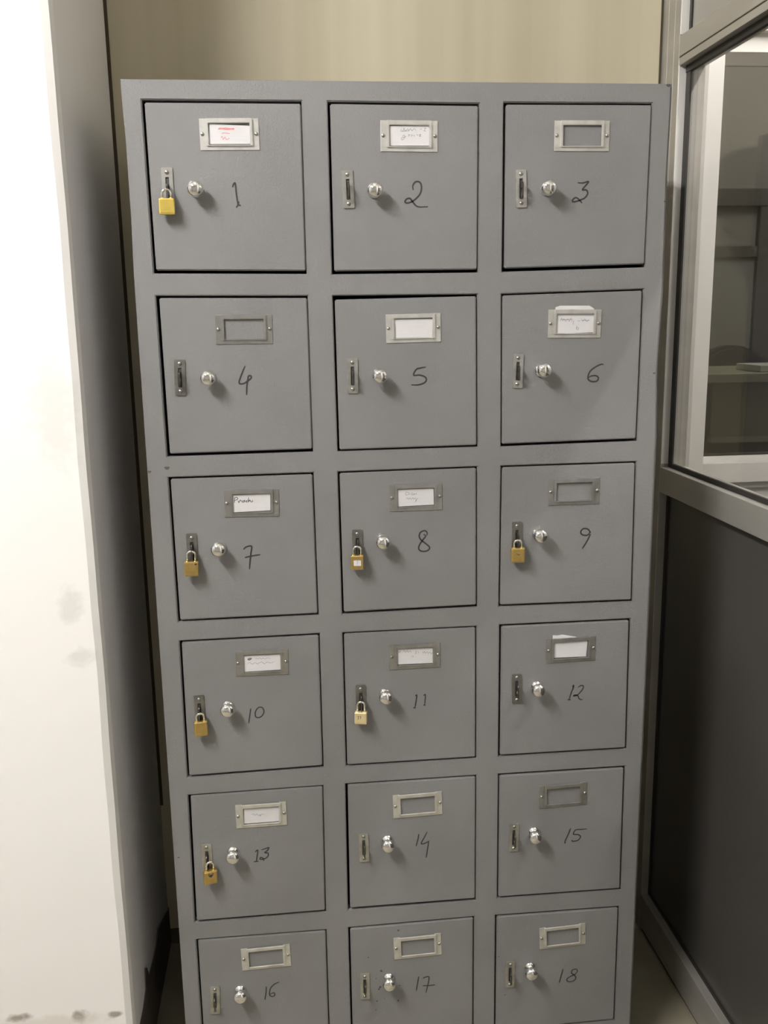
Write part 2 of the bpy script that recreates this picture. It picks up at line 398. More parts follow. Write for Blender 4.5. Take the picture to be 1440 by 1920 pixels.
# measured layout in millimetres on the cabinet front (x, z)
OPEN= {1: [(-423.7,1799.0),(-169.2,1798.5),(-169.7,1526.2),(-422.0,1529.8)], 2: [(-126.8,1798.1),(123.9,1796.3),(122.9,1525.2),(-126.9,1525.1)], 3: [(165.2,1798.3),(420.1,1798.7),(418.4,1530.7),(165.2,1525.9)], 4: [(-421.2,1493.6),(-169.1,1490.2),(-168.3,1224.4),(-419.6,1223.4)], 5: [(-126.9,1489.9),(122.0,1488.9),(124.1,1224.4),(-125.3,1223.6)], 6: [(164.4,1488.7),(417.8,1493.7),(416.7,1226.0),(166.2,1223.4)], 7: [(-419.9,1187.2),(-168.8,1187.4),(-167.5,925.8),(-418.7,925.1)], 8: [(-126.1,1187.3),(123.3,1188.7),(124.6,926.8),(-124.8,925.0)], 9: [(166.6,1188.3),(417.1,1188.4),(420.0,923.1),(165.2,925.1)], 10: [(-418.8,889.3),(-167.0,890.2),(-167.3,626.3),(-420.2,622.6)], 11: [(-125.1,889.4),(123.5,889.2),(124.3,624.7),(-125.1,625.3)], 12: [(167.1,889.5),(418.1,889.0),(420.9,624.1),(167.1,625.0)], 13: [(-421.0,586.8),(-169.1,588.5),(-171.6,321.2),(-423.9,320.1)], 14: [(-127.3,588.9),(124.5,588.8),(124.6,320.2),(-128.8,320.7)], 15: [(167.5,588.2),(419.4,587.5),(421.1,318.4),(167.6,320.7)], 16: [(-423.3,282.7),(-171.9,281.4),(-171.9,16.2),(-423.3,16.2)], 17: [(-129.1,281.9),(121.5,283.9),(121.5,16.2),(-129.1,16.2)], 18: [(164.3,282.9),(418.8,280.4),(418.9,16.5),(164.3,16.2)]}
HOLD= {1: (-287.2,1746.6,-0.4,95.3,49.6), 2: (6.2,1744.6,0.5,95.9,49.9), 3: (299.3,1745.7,-0.0,95.1,48.3), 4: (-278.1,1436.5,0.3,94.3,48.3), 5: (10.4,1433.6,-0.6,94.2,47.8), 6: (295.0,1436.3,0.8,95.9,48.6), 7: (-278.6,1137.2,0.9,94.0,47.7), 8: (11.8,1137.1,-0.1,94.8,48.4), 9: (301.7,1137.4,0.2,95.2,48.8), 10: (-273.2,840.7,0.8,96.0,49.0), 11: (7.4,838.0,-0.2,94.0,49.1), 12: (303.7,834.6,-0.7,98.8,48.6), 13: (-287.7,537.6,-0.4,93.6,49.2), 14: (10.0,536.6,-1.2,93.0,48.4), 15: (296.1,535.8,-1.4,91.4,51.3), 16: (-291.4,232.9,-1.3,95.1,46.7), 17: (7.3,229.3,-1.7,94.1,48.0), 18: (302.3,224.8,-2.2,94.6,48.1)}
PLATE= {1: (-390.5,1662.8,0,66), 2: (-96.8,1661.2,1.7,60.0), 3: (196.0,1661.5,1.7,61.2), 4: (-389.2,1358.2,-1.6,60.2), 5: (-96.4,1354.4,-0.5,59.5), 6: (194.5,1356.4,-1.7,59.1), 7: (-386.1,1053.7,0,66), 8: (-94.4,1049.1,0,66), 9: (197.0,1052.1,0,66), 10: (-390.1,751.3,0,66), 11: (-94.6,754.1,0,66), 12: (200.6,762.4,0.7,54.3), 13: (-392.8,453.2,0,66), 14: (-95.1,454.4,0.6,59.7), 15: (199.0,452.8,-1.2,59.9), 16: (-394.2,147.8,-2.6,61.1), 17: (-99.4,149.3,-0.5,58.6), 18: (195.2,147.6,-1.2,59.7)}
KNOB= {1: (-344.3,1660.0), 2: (-53.4,1658.1), 3: (240.8,1660.7), 4: (-340.7,1358.2), 5: (-50.7,1355.2), 6: (236.4,1356.3), 7: (-338.2,1059.0), 8: (-48.5,1060.7), 9: (236.7,1059.7), 10: (-338.9,759.2), 11: (-49.1,765.9), 12: (239.1,764.0), 13: (-343.8,464.2), 14: (-49.8,465.6), 15: (239.0,460.5), 16: (-344.6,163.9), 17: (-51.3,162.3), 18: (236.4,159.4)}
LOCK= {1: (-392.2,1646.4,25.1,24.3,13.1), 7: (-387.6,1039.7,25.2,25.2,18.3), 8: (-96.2,1038.7,23.3,25.2,15.9), 9: (196.1,1039.6,25.2,25.5,14.5), 10: (-388.4,739.7,24.5,26.8,15.0), 11: (-95.8,739.9,23.1,22.3,19.4), 13: (-387.4,438.3,25.1,25.5,17.2)}
NUM= {1: [[(-286.4,1665.1),(-283.8,1670.6),(-281.5,1670.6),(-280.6,1656.3),(-278.8,1636.4)],[(-281.7,1633.1),(-278.6,1636.9),(-274.3,1636.4)],[(-277.4,1643.1),(-278.8,1636.4)]], 2: [[(12.3,1659.9),(11.6,1666.6),(16.4,1672.9),(23.5,1672.2),(26.3,1664.3),(23.4,1653.1),(12.6,1643.0),(3.0,1639.3),(-1.7,1640.9),(0.7,1645.3),(6.7,1646.4),(11.4,1640.8),(19.6,1633.3),(37.1,1633.2)]], 3: [[(294.4,1671.0),(303.0,1670.5),(312.8,1672.7),(306.9,1664.8),(302.8,1659.5),(309.5,1659.1),(312.1,1653.3),(307.4,1646.5),(300.1,1643.1),(292.8,1640.8),(286.6,1640.2),(286.1,1643.1),(290.2,1646.6),(295.1,1645.4),(302.7,1638.0)]], 4: [[(-279.1,1375.4),(-284.1,1365.0),(-290.7,1347.6),(-283.8,1345.4),(-276.0,1349.7),(-270.0,1354.6),(-270.6,1358.4),(-274.4,1357.7),(-276.0,1349.7)],[(-274.4,1357.7),(-277.6,1342.2),(-278.9,1325.9)]], 5: [[(31.6,1366.8),(22.6,1365.4),(14.7,1362.9),(10.1,1353.4),(20.5,1353.2),(29.8,1349.9),(32.3,1344.7),(28.7,1339.7),(18.2,1336.4),(5.7,1336.7)]], 6: [[(349.7,1364.2),(345.6,1365.0),(336.0,1361.0),(326.5,1354.2),(322.4,1346.1),(322.6,1339.0),(329.5,1334.9),(338.0,1335.6),(341.0,1340.9),(336.5,1345.0),(328.0,1344.8),(323.2,1342.1)]], 7: [[(-296.9,1054.1),(-291.7,1058.4),(-282.5,1058.9),(-284.4,1045.1),(-286.6,1029.5),(-288.0,1017.2)],[(-295.2,1038.9),(-283.9,1041.3),(-267.7,1043.3)]], 8: [[(31.5,1066.4),(31.9,1071.5),(27.3,1075.2),(20.2,1072.6),(17.5,1065.9),(20.5,1058.6),(28.1,1052.1),(35.2,1045.6),(35.8,1041.0),(30.1,1037.1),(20.9,1037.5),(16.3,1042.2),(18.0,1049.4),(24.1,1058.4),(29.2,1065.4),(25.2,1068.7)]], 9: [[(335.3,1059.0),(330.0,1065.9),(322.1,1067.3),(317.1,1063.0),(317.9,1057.4),(324.7,1054.5),(331.4,1055.8),(334.5,1062.3)],[(335.4,1056.7),(328.4,1042.4),(320.3,1029.3)]], 10: [[(-297.8,752.8),(-299.8,740.5),(-302.7,723.7)],[(-285.7,752.1),(-289.5,745.5),(-289.5,736.5),(-284.4,733.9),(-277.9,736.9),(-274.0,744.6),(-276.2,752.6),(-282.4,754.1),(-287.9,750.0)]], 11: [[(7.5,759.1),(10.3,760.7),(9.5,752.2),(6.7,735.2)],[(3.6,735.8),(8.1,735.1)],[(23.1,758.8),(26.2,760.8),(26.5,755.4),(25.0,739.4)],[(22.4,740.2),(27.0,739.3)]], 12: [[(309.3,758.2),(310.6,762.3),(311.3,759.1),(306.6,746.8),(303.2,734.0)],[(300.2,734.1),(306.3,733.3)],[(320.0,757.6),(325.0,760.8),(330.1,759.7),(328.7,752.9),(319.8,742.9),(311.8,740.6),(314.2,742.6),(319.9,740.7),(322.1,735.3),(325.8,732.6),(329.9,732.3)]], 13: [[(-302.4,461.0),(-297.4,464.8),(-298.9,453.7),(-301.2,441.0)],[(-306.0,440.9),(-296.9,441.3)],[(-290.3,464.7),(-283.3,466.5),(-276.5,468.3),(-279.2,462.6),(-284.6,458.4),(-278.4,456.7),(-279.1,449.7),(-286.3,445.2),(-293.6,445.0),(-293.1,448.5),(-288.3,447.0),(-287.1,441.0)]], 14: [[(11.8,474.1),(9.9,462.8),(6.1,448.7)],[(28.2,477.9),(22.5,466.2),(16.3,453.4),(24.4,453.9),(31.5,457.8)],[(31.1,457.8),(28.8,441.3),(25.8,422.6)]], 15: [[(313.2,463.2),(308.7,450.8),(302.4,435.5),(303.3,430.9)],[(345.8,459.2),(333.6,459.0),(323.2,458.7),(319.2,450.0),(328.7,448.1),(333.7,443.2),(328.0,435.7),(317.5,434.8),(316.4,437.8)]], 16: [[(-293.6,167.5),(-294.9,153.0),(-297.7,137.7)],[(-268.3,174.9),(-277.1,171.3),(-285.1,163.3),(-288.1,152.4),(-286.9,146.0),(-281.5,143.7),(-277.7,147.5),(-279.7,152.0),(-286.7,149.7)]], 17: [[(9.2,160.4),(6.5,144.5),(3.7,128.1)],[(17.1,155.4),(23.4,157.6),(29.7,156.5),(27.5,140.1),(23.2,121.4)],[(17.0,138.3),(30.6,137.4),(42.2,137.9)]], 18: [[(305.2,148.6),(301.7,132.8),(298.3,117.5)],[(336.1,139.4),(333.4,145.3),(325.7,144.6),(323.3,137.8),(331.2,129.9),(332.2,122.7),(325.1,117.7),(316.1,118.5),(314.2,124.4),(321.0,129.5),(331.1,134.2),(336.0,141.4)]]}
CARD= {1: [(-318.3,1762.5),(-254.2,1759.6),(-254.3,1732.2),(-321.5,1731.5)], 2: [(-27.9,1760.2),(40.7,1761.3),(41.2,1729.9),(-27.6,1729.8)], 5: [(-22.8,1449.4),(43.9,1448.7),(43.3,1417.6),(-23.9,1417.5)], 6: [(259.9,1464.8),(268.2,1467.4),(320.7,1466.8),(329.2,1461.5),(328.8,1420.9),(261.6,1419.2)], 7: [(-313.2,1152.6),(-245.9,1153.3),(-246.5,1123.1),(-312.2,1122.0)], 8: [(-21.9,1152.4),(43.9,1152.3),(44.3,1122.7),(-21.9,1121.5)], 10: [(-306.6,855.9),(-239.7,855.5),(-240.2,825.6),(-306.4,824.9)], 11: [(-25.6,853.7),(40.9,852.6),(41.1,822.7),(-25.0,823.6)], 12: [(268.2,864.6),(276.6,863.6),(286.5,865.1),(311.6,859.7),(335.4,849.6),(333.4,819.4),(268.8,820.2)], 13: [(-319.7,552.6),(-253.7,551.8),(-254.4,522.3),(-320.5,522.1)]}
INK= {1: [[(-303.5,1756.2),(-290.6,1754.1),(-279.2,1755.8)],[(-305.2,1754.5),(-292.8,1755.8),(-278.9,1754.1)],[(-301.4,1741.2),(-299.0,1743.3),(-297.7,1739.0),(-294.6,1742.3),(-292.5,1738.6),(-286.7,1740.8)],[(-299.5,1747.6),(-295.4,1748.7),(-286.4,1747.7)]], 2: [[(-6.2,1756.1),(-7.4,1752.4),(-3.9,1752.8),(-2.2,1757.2),(-0.4,1752.8),(4.3,1756.1),(5.4,1752.4),(8.5,1756.4),(10.8,1752.9),(14.8,1756.4),(17.6,1752.9)],[(-7.4,1751.9),(5.4,1752.9)],[(24.2,1755.5),(27.7,1755.8)],[(30.8,1756.9),(33.9,1757.3),(31.2,1752.9),(34.3,1752.9)],[(-5.2,1744.1),(-2.4,1746.3),(-1.0,1743.0),(-5.3,1738.6),(-6.4,1741.9),(1.8,1744.1)],[(4.2,1746.7),(7.0,1746.7),(5.1,1744.1)],[(8.9,1747.2),(11.2,1745.9),(9.3,1744.1)],[(13.6,1746.8),(15.4,1744.1)],[(18.7,1746.3),(21.8,1746.6)],[(23.0,1746.8),(25.3,1747.2),(23.4,1744.6),(25.8,1744.6)]], 6: [[(269.3,1440.8),(271.0,1446.4),(273.5,1441.8),(275.4,1445.2),(278.3,1440.6),(281.8,1444.7),(285.0,1440.5),(287.8,1445.5),(290.3,1439.3)],[(268.7,1443.5),(291.4,1443.6)],[(292.6,1442.7),(292.4,1434.7)],[(299.9,1440.7),(304.6,1441.3)],[(306.9,1444.7),(309.5,1440.1),(312.9,1444.2),(316.7,1439.5),(320.9,1443.3)],[(307.5,1442.0),(321.4,1441.7)],[(299.6,1432.9),(297.8,1428.8),(299.8,1426.1),(302.1,1427.6),(300.2,1429.9),(297.8,1427.9)]], 7: [[(-307.8,1148.1),(-308.8,1139.0)],[(-308.4,1147.2),(-304.1,1148.4),(-302.6,1145.3),(-308.0,1142.9)],[(-302.3,1142.6),(-300.8,1139.1),(-298.4,1143.4),(-296.0,1140.7)],[(-292.5,1143.2),(-295.2,1140.2),(-292.3,1139.4),(-291.0,1143.1),(-290.1,1139.6)],[(-285.7,1142.9),(-288.6,1140.4),(-285.5,1139.4)],[(-283.8,1147.7),(-284.2,1139.8),(-281.9,1142.8),(-279.5,1139.6),(-277.4,1140.0),(-276.8,1142.6)]], 8: [[(-6.0,1147.6),(-6.5,1142.0),(-2.3,1142.7),(-1.2,1146.1),(-6.0,1147.6)],[(1.2,1145.4),(1.1,1141.7)],[(3.2,1144.9),(5.8,1145.2),(5.1,1141.6),(3.1,1143.3)],[(7.8,1144.7),(7.7,1141.5),(10.4,1144.2),(10.7,1141.4)],[(12.8,1145.6),(13.1,1141.7)],[(-6.3,1134.7),(-3.3,1136.6),(-1.4,1133.9),(1.1,1136.9),(3.6,1133.8),(6.7,1136.7),(8.2,1133.6),(10.7,1136.1),(12.3,1133.3),(11.0,1128.8),(15.7,1136.0)],[(-19.2,1148.5),(32.8,1147.9)],[(18.7,1135.0),(34.7,1135.3)],[(-19.4,1129.1),(34.7,1129.6)]], 10: [[(-299.0,849.9),(-292.8,850.5),(-295.0,847.1),(-298.7,848.2),(-290.8,849.5)],[(-285.6,848.8),(-282.5,849.9),(-280.5,848.0),(-277.3,850.1),(-274.3,847.7),(-271.1,849.5),(-268.0,847.6),(-263.8,849.3),(-257.6,848.1)],[(-300.5,840.1),(-295.2,842.0),(-291.2,838.9),(-285.9,841.5),(-281.9,839.1),(-277.7,841.0),(-273.4,842.3),(-269.5,838.4),(-264.1,841.4),(-258.0,839.3),(-250.6,841.7)]], 11: [[(-22.9,849.3),(-21.7,845.9),(-20.1,849.2),(-18.5,846.2)],[(-15.7,846.4),(-11.3,849.7),(-10.3,846.1),(-6.3,849.5),(-5.3,845.9),(-1.3,848.2),(0.7,845.5)],[(7.7,847.2),(10.3,847.1),(8.3,843.0),(10.7,843.3)],[(13.1,847.4),(14.3,843.5)],[(21.7,846.9),(23.1,843.0),(25.8,846.3),(27.1,842.4),(30.4,845.4),(32.4,841.7),(35.2,844.5),(37.8,840.8),(39.8,843.4)],[(1.6,839.2),(1.6,835.8)],[(4.2,839.0),(4.2,835.7)]], 13: [[(-305.8,538.9),(-302.0,540.9),(-300.0,537.8),(-295.8,540.2),(-292.8,537.2),(-289.2,538.4),(-289.8,535.2),(-286.5,539.1),(-281.3,538.2)]]}

# ------------------------------------------------------------ locker cabinet
GAP = {1: (4.5, 4.5, 1.2, 5), 2: (4, 4, 1.5, 5), 3: (4, 3.5, 1.2, 5.5), 4: (5.5, 3.5, 1.2, 5), 5: (3.5, 4.5, 2, 3), 6: (2, 2.5, 2.5, 4.5), 7: (4, 3, 2, 3.5),
       8: (3.2, 2.5, 2, 4.2), 9: (2.5, 2.5, 2.5, 3.5), 10: (4, 3, 2, 4), 11: (2.5, 2, 2.2, 3), 12: (3.5, 3, 3, 3), 13: (4.5, 1.6, 1.6, 4), 14: (4.5, 2, 2, 5),
       15: (2.5, 3, 3, 3.5), 16: (3.5, 1.6, 2, 4), 17: (3.5, 2, 2.5, 4), 18: (3, 2.5, 2.5, 2)}     # left, top, right, bottom in mm
mm = .001
cab = tag(empty('locker_cabinet', (0, .24, FZ)), 'tall grey steel locker cabinet with eighteen numbered doors between white wall and partition', 'locker')
CM = Matrix.Translation(-cab.location)
def sub(name, q, parent, loc=None):
    o = q.build(name, parent)
    o.matrix_parent_inverse = Matrix.Identity(4)
    return o
XL, XR, ZT, ZBOT = -.455, .455, 1.83, -.03
# front frame: a grid whose openings are the eighteen door openings
bm = bmesh.new()
levels = []          # z levels: top, (opening top, middle, bottom) x 6, bottom
def gv(x, z, y=0.0015): return bm.verts.new((x, y, z))
rows_ = []
topz = ZT
rows_.append([gv(XL, topz)] + [gv(OPEN[1 + k // 2][k % 2][0] * mm, topz) for k in range(6)] + [gv(XR, topz)])
for r in range(6):
    d = [3 * r + 1, 3 * r + 2, 3 * r + 3]
    t = [OPEN[d[k // 2]][k % 2] for k in range(6)]; bt = [OPEN[d[k // 2]][3 if k % 2 == 0 else 2] for k in range(6)]
    zt = (t[0][1] + t[1][1]) / 2 * mm; zb = (bt[0][1] + bt[1][1]) / 2 * mm
    rows_.append([gv(XL, t[0][1] * mm)] + [gv(p[0] * mm, p[1] * mm) for p in t] + [gv(XR, t[5][1] * mm)])
    f = .40 if r == 0 else .5
    mid = [(p[0] * (1 - f) + q[0] * f, p[1] * (1 - f) + q[1] * f) for p, q in zip(t, bt)]
    dl = .0035 if r == 0 else 0.0; dr = {0: .0018, 1: .004}.get(r, 0.0)
    rows_.append([gv(XL + dl, mid[0][1] * mm)] + [gv(p[0] * mm, p[1] * mm) for p in mid] + [gv(XR - dr, mid[5][1] * mm)])
    rows_.append([gv(XL, bt[0][1] * mm)] + [gv(p[0] * mm, p[1] * mm) for p in bt] + [gv(XR, bt[5][1] * mm)])
rows_.append([gv(XL, ZBOT)] + [gv(OPEN[16 + k // 2][3 if k % 2 == 0 else 2][0] * mm, ZBOT) for k in range(6)] + [gv(XR, ZBOT)])
front = []
for i in range(len(rows_) - 1):
    opening = (i >= 1 and (i - 1) % 3 in (0, 1))
    for k in range(7):
        if opening and k in (1, 3, 5): continue
        front.append(bm.faces.new((rows_[i][k], rows_[i][k + 1], rows_[i + 1][k + 1], rows_[i + 1][k])))
ex = bmesh.ops.extrude_face_region(bm, geom=front)
bmesh.ops.translate(bm, verts=[v for v in ex['geom'] if isinstance(v, bmesh.types.BMVert)], vec=(0, .018, 0))
bmesh.ops.recalc_face_normals(bm, faces=bm.faces[:])
es = []
for e in bm.edges:
    if len(e.link_faces) == 2 and e.calc_face_angle(0) > 1.0 and all(v.co.y < .0025 for v in e.verts):
        es.append(e)
outer = [e for e in es if all(abs(v.co.x) > .445 or v.co.z > 1.82 or v.co.z < -.02 for v in e.verts)]
inner = [e for e in es if e not in outer]
bmesh.ops.bevel(bm, geom=outer, offset=.0042, segments=4, affect='EDGES', clamp_overlap=True)
inner = [e for e in bm.edges if len(e.link_faces) == 2 and e.calc_face_angle(0) > 1.0 and all(v.co.y < .0025 and abs(v.co.x) < .43 for v in e.verts)]
bmesh.ops.bevel(bm, geom=inner, offset=.0016, segments=2, affect='EDGES', clamp_overlap=True)
q = MB(); q.add(bm, M['locker'], CM)
# chips and rust spots on the frame
for (x, z, r_) in ((-.4209, 1.2036, .0042), (-.4510, 1.198, .003), (.4475, 1.8265, .0035), (.444, 1.347, .0022), (-.446, .46, .002), (.4495, 1.64, .0018)):
    q.prism([(x + r_ * (1 + .25 * math.sin(3 * a)) * math.cos(a), z + r_ * .8 * (1 + .2 * math.cos(2 * a)) * math.sin(a)) for a in [k * math.pi / 7 for k in range(14)]], .0013, .003, M['rust'], mat=CM)
sub('front_frame', q, cab)
q = MB()
q.box((XL, .018, ZBOT), (XL + .0015, .47, ZT), M['locker'], mat=CM); q.box((XR - .0015, .018, ZBOT), (XR, .47, ZT), M['locker'], mat=CM)
q.box((XL, .018, ZT - .0015), (XR, .47, ZT), M['locker'], mat=CM); q.box((XL, .018, ZBOT), (XR, .47, ZBOT + .0015), M['locker'], mat=CM)
q.box((XL, .4685, ZBOT), (XR, .47, ZT), M['locker'], mat=CM)
sub('body', q, cab)
q = MB()
for r in range(1, 6):
    z = (OPEN[3 * r][2][1] + OPEN[3 * r + 3][1][1]) / 2 * mm
    q.box((XL + .002, .018, z - .001), (XR - .002, .468, z + .001), M['inside'], mat=CM)
for x in ((OPEN[1][1][0] + OPEN[2][0][0]) / 2 * mm, (OPEN[2][1][0] + OPEN[3][0][0]) / 2 * mm):
    q.box((x - .001, .018, ZBOT + .002), (x + .001, .468, ZT - .002), M['inside'], mat=CM)
sub('divider', q, cab)
for (x, y) in ((-.43, .03), (.43, .03), (-.43, .44), (.43, .44)):
    q = MB(); q.box((x - .02, y - .02, FZ), (x + .02, y + .02, ZBOT), M['locker'], .002, mat=CM); sub('foot', q, cab)

KNOB_PROF = [(.0, 0), (.0115, 0), (.0112, .0020), (.0085, .0042), (.0062, .0065), (.0062, .0105), (.0085, .0125), (.0120, .0145), (.0132, .0172), (.0131, .0205), (.0116, .0245), (.0085, .0272), (.0045, .0288), (0, .0293)]
GRIME17 = [(-31, 268.1, 2.4), (-66, 180, 3), (-76.7, 164.1, 1.6), (-68.7, 143.7, 3.2), (-71.5, 139.2, 2.4), (-30.1, 143.4, 1.8), (-75.5, 112.3, 2), (-60.8, 116.8, 1.2), (-33.1, 109.2, 2.6), (-90.9, 212.9, 1.8), (-78, 92.2, 1.5)]
GRIME18 = [(172, 190, 1.6), (203, 119, 1.8), (186, 100, 1.3)]
for d in range(1, 19):
    o = OPEN[d]; g = GAP[d]
    (tlx, tlz), (trx, trz), (brx, brz), (blx, blz) = [(p[0] * mm, p[1] * mm) for p in o]
    L, T, Rr, B = [v * mm for v in g]
    tilt = .0022 if d == 5 else 0.0
    quad = [(tlx + L, tlz - T - tilt), (trx - Rr, trz - T + tilt * .6), (brx - Rr, brz + B), (blx + L, blz + B)]
    q = MB(); q.prism(quad, 0.0, .016, M['locker'], bev=.0018, mat=CM)
    for (x, z, r_) in (GRIME17 if d == 17 else GRIME18 if d == 18 else []):
        x *= mm; z *= mm; r_ *= mm * .8
        ph = random.random() * 6
        q.prism([(x + r_ * (1 + .35 * math.sin(2 * a + ph)) * math.cos(a), z + r_ * (1 + .3 * math.cos(3 * a + ph)) * math.sin(a)) for a in [k * math.pi / 6 for k in range(12)]], -.00012, .0004, M['grime'], mat=CM)
    door = sub('door', q, cab)
    door['label'] = 'grey steel locker door numbered %d' % d
    # handwritten number
    q = MB()
    for i_, s in enumerate(NUM[d]):
        q.stroke([(x * mm, z * mm) for x, z in s], .0028 if d < 10 else .0024, -.00018 - .00001 * i_, M['ink_door'])
    bmesh.ops.transform(q.bm, matrix=CM, verts=q.bm.verts[:])
    n_ = sub('number', q, door); n_['label'] = 'handwritten number %d in dark marker' % d
    # knob
    kx, kz = KNOB[d]; yaw = random.uniform(-5, 5); pit = random.uniform(-5, 5)
    q = MB(); q.lathe(KNOB_PROF, M['chrome'], CM @ Matrix.Translation((kx * mm, 0, kz * mm)) @ Matrix.Rotation(R(yaw), 4, 'Z') @ Matrix.Rotation(R(pit), 4, 'X') @ FACE)
    sub('knob', q, door)
    # lock plate with its slot and two screws
    px_, pz_, pa, ph_ = PLATE[d]; ph_ = max(ph_, 58) * mm
    MT = CM @ Matrix.Translation((px_ * mm, 0, pz_ * mm)) @ Matrix.Rotation(R(-pa), 4, 'Y')
    q = MB()
    q.ring(rrect(.0185, ph_, .002), rrect(.0058, ph_ * .54, .0008), -.0022, 0.0, M['dull_plate'] if d in (4, 7, 8, 9, 10, 11, 12) else M['plate'], bev=.0003, mat=MT)
    q.prism(rrect(.0058, ph_ * .54, .0008), -.0003, .0004, M['inside'], mat=MT)
    for s in (-1, 1):
        q.lathe([(.0034, .0018), (.0034, .0028), (.0024, .0038), (0, .0042)], M['screw'], MT @ Matrix.Translation((0, 0, s * ph_ * .385)) @ FACE, n=14)
        q.box((-.0028, -.00445, s * ph_ * .385 - .0003), (.0028, -.0038, s * ph_ * .385 + .0003), M['dark_steel'], mat=MT)
    sub('lock_plate', q, door)
    # staple: a steel eye standing out of the slot
    q = MB(); locked = d in LOCK
    hz = ((LOCK[d][1] + LOCK[d][4]) * mm - .0035 - pz_ * mm) if locked else -.003
    SM = CM @ Matrix.Translation((px_ * mm, 0, pz_ * mm + hz)) @ Matrix.Rotation(R(90), 4, 'Z')
    q.ring(rrect(.016, .034 if locked else .026, .004, cx=-.007, cz=-.003 if locked else 0), rrect(.0085, .0085, .004, cx=-.0085), -.0011, .0011, M['dark_steel'], mat=SM)
    sub('staple', q, door)
    # label holder: flanged plate, raised rim open at the top, two screws
    hx, hz_, ha, hw, hh = HOLD[d]
    HMAT = M['dull_holder'] if d in (4, 7, 8, 9, 10, 11, 12, 15) else M['holder']
    tx = random.uniform(-2.2, 2.2); tzr = random.uniform(-2.0, 2.0)
    HM = CM @ Matrix.Translation((hx * mm, -.0002, hz_ * mm)) @ Matrix.Rotation(R(ha), 4, 'Y') 
    q = MB()
    q.box((-.0475, -.0010, -.0186), (-.0345, 0, .0242), HMAT, .0003, mat=HM)
    q.box((.0345, -.0010, -.0186), (.0475, 0, .0242), HMAT, .0003, mat=HM)
    q.box((-.0475, -.0010, -.0242), (.0475, 0, -.0185), HMAT, .0003, mat=HM)
    wob = HM @ Matrix.Rotation(R(tx * .35), 4, 'X') @ Matrix.Rotation(R(tzr * .25), 4, 'Z')
    q.ring(rrect(.0755, .0425, .0015, cz=.0030), rrect(.0660, .0330, .0008, cz=.0002), -.0040, -.0014, HMAT, bev=.0009, mat=wob)
    for s in (-1, 1):
        q.lathe([(.0030, .0004), (.0030, .0018), (.0019, .0028), (0, .0031)], M['screw'], HM @ Matrix.Translation((s * .0432, 0, .0005)) @ FACE, n=12)
    sub('label_holder', q, door)

# ------------------------------------------------------------ paper name cards (each can be pulled out of its holder)
CARD_LABEL = {1: 'white card with red scribbled-out writing in the holder of locker 1', 2: 'white card with two faint pen lines in the holder of locker 2',
  5: 'blank white card in the holder of locker 5', 6: 'written white card sticking out above the holder of locker 6', 7: 'white card with bold black handwriting in the holder of locker 7',
  8: 'ruled white card with two short words in the holder of locker 8', 10: 'white card with two full lines of faint pen in the holder of locker 10',
  11: 'bluish white card with writing along its top edge in the holder of locker 11', 12: 'torn blank card sticking out crookedly above the holder of locker 12',
  13: 'white card with one small line of pen in the holder of locker 13'}
for d, c in CARD.items():
    xs = [p[0] for p in c]; zs_ = [p[1] for p in c]
    cx = sum(xs) / len(xs) * mm; cz = min(zs_) * mm
    pts = [(p[0] * mm - cx, p[1] * mm - cz) for p in c]
    q = MB(); q.prism(pts, -.0009, -.0004, M['paper'])
    for i_, s in enumerate(INK.get(d, [])):
        mt = M['ink_red'] if d == 1 else M['ink_black'] if d == 7 else M['ink_grey']
        w = {1: .0011, 7: .0011}.get(d, .0007)
        if d == 1 and i_ < 2: w = .0022
        if d == 10 and i_ == 0: mt, w = M['ink_black'], .0011
        if d == 8 and i_ in (6, 7, 8): mt, w = M['rule'], .0004
        q.stroke([(x * mm - cx, z * mm - cz) for x, z in s], w, -.00098 - .00001 * i_, mt)
    if d in (1, 8, 5, 13):       # ruled lines of the exercise paper
        for k in range(4):
            z0 = .006 + .0062 * k
            q.stroke([(-.029, z0), (0, z0 + .0003), (.029, z0)], .0003, -.00094, M['rule'])
    card = q.build('name_card', loc=(cx, -.0001, cz))
    tag(card, CARD_LABEL[d], 'card', 'paper name cards in the locker label holders')

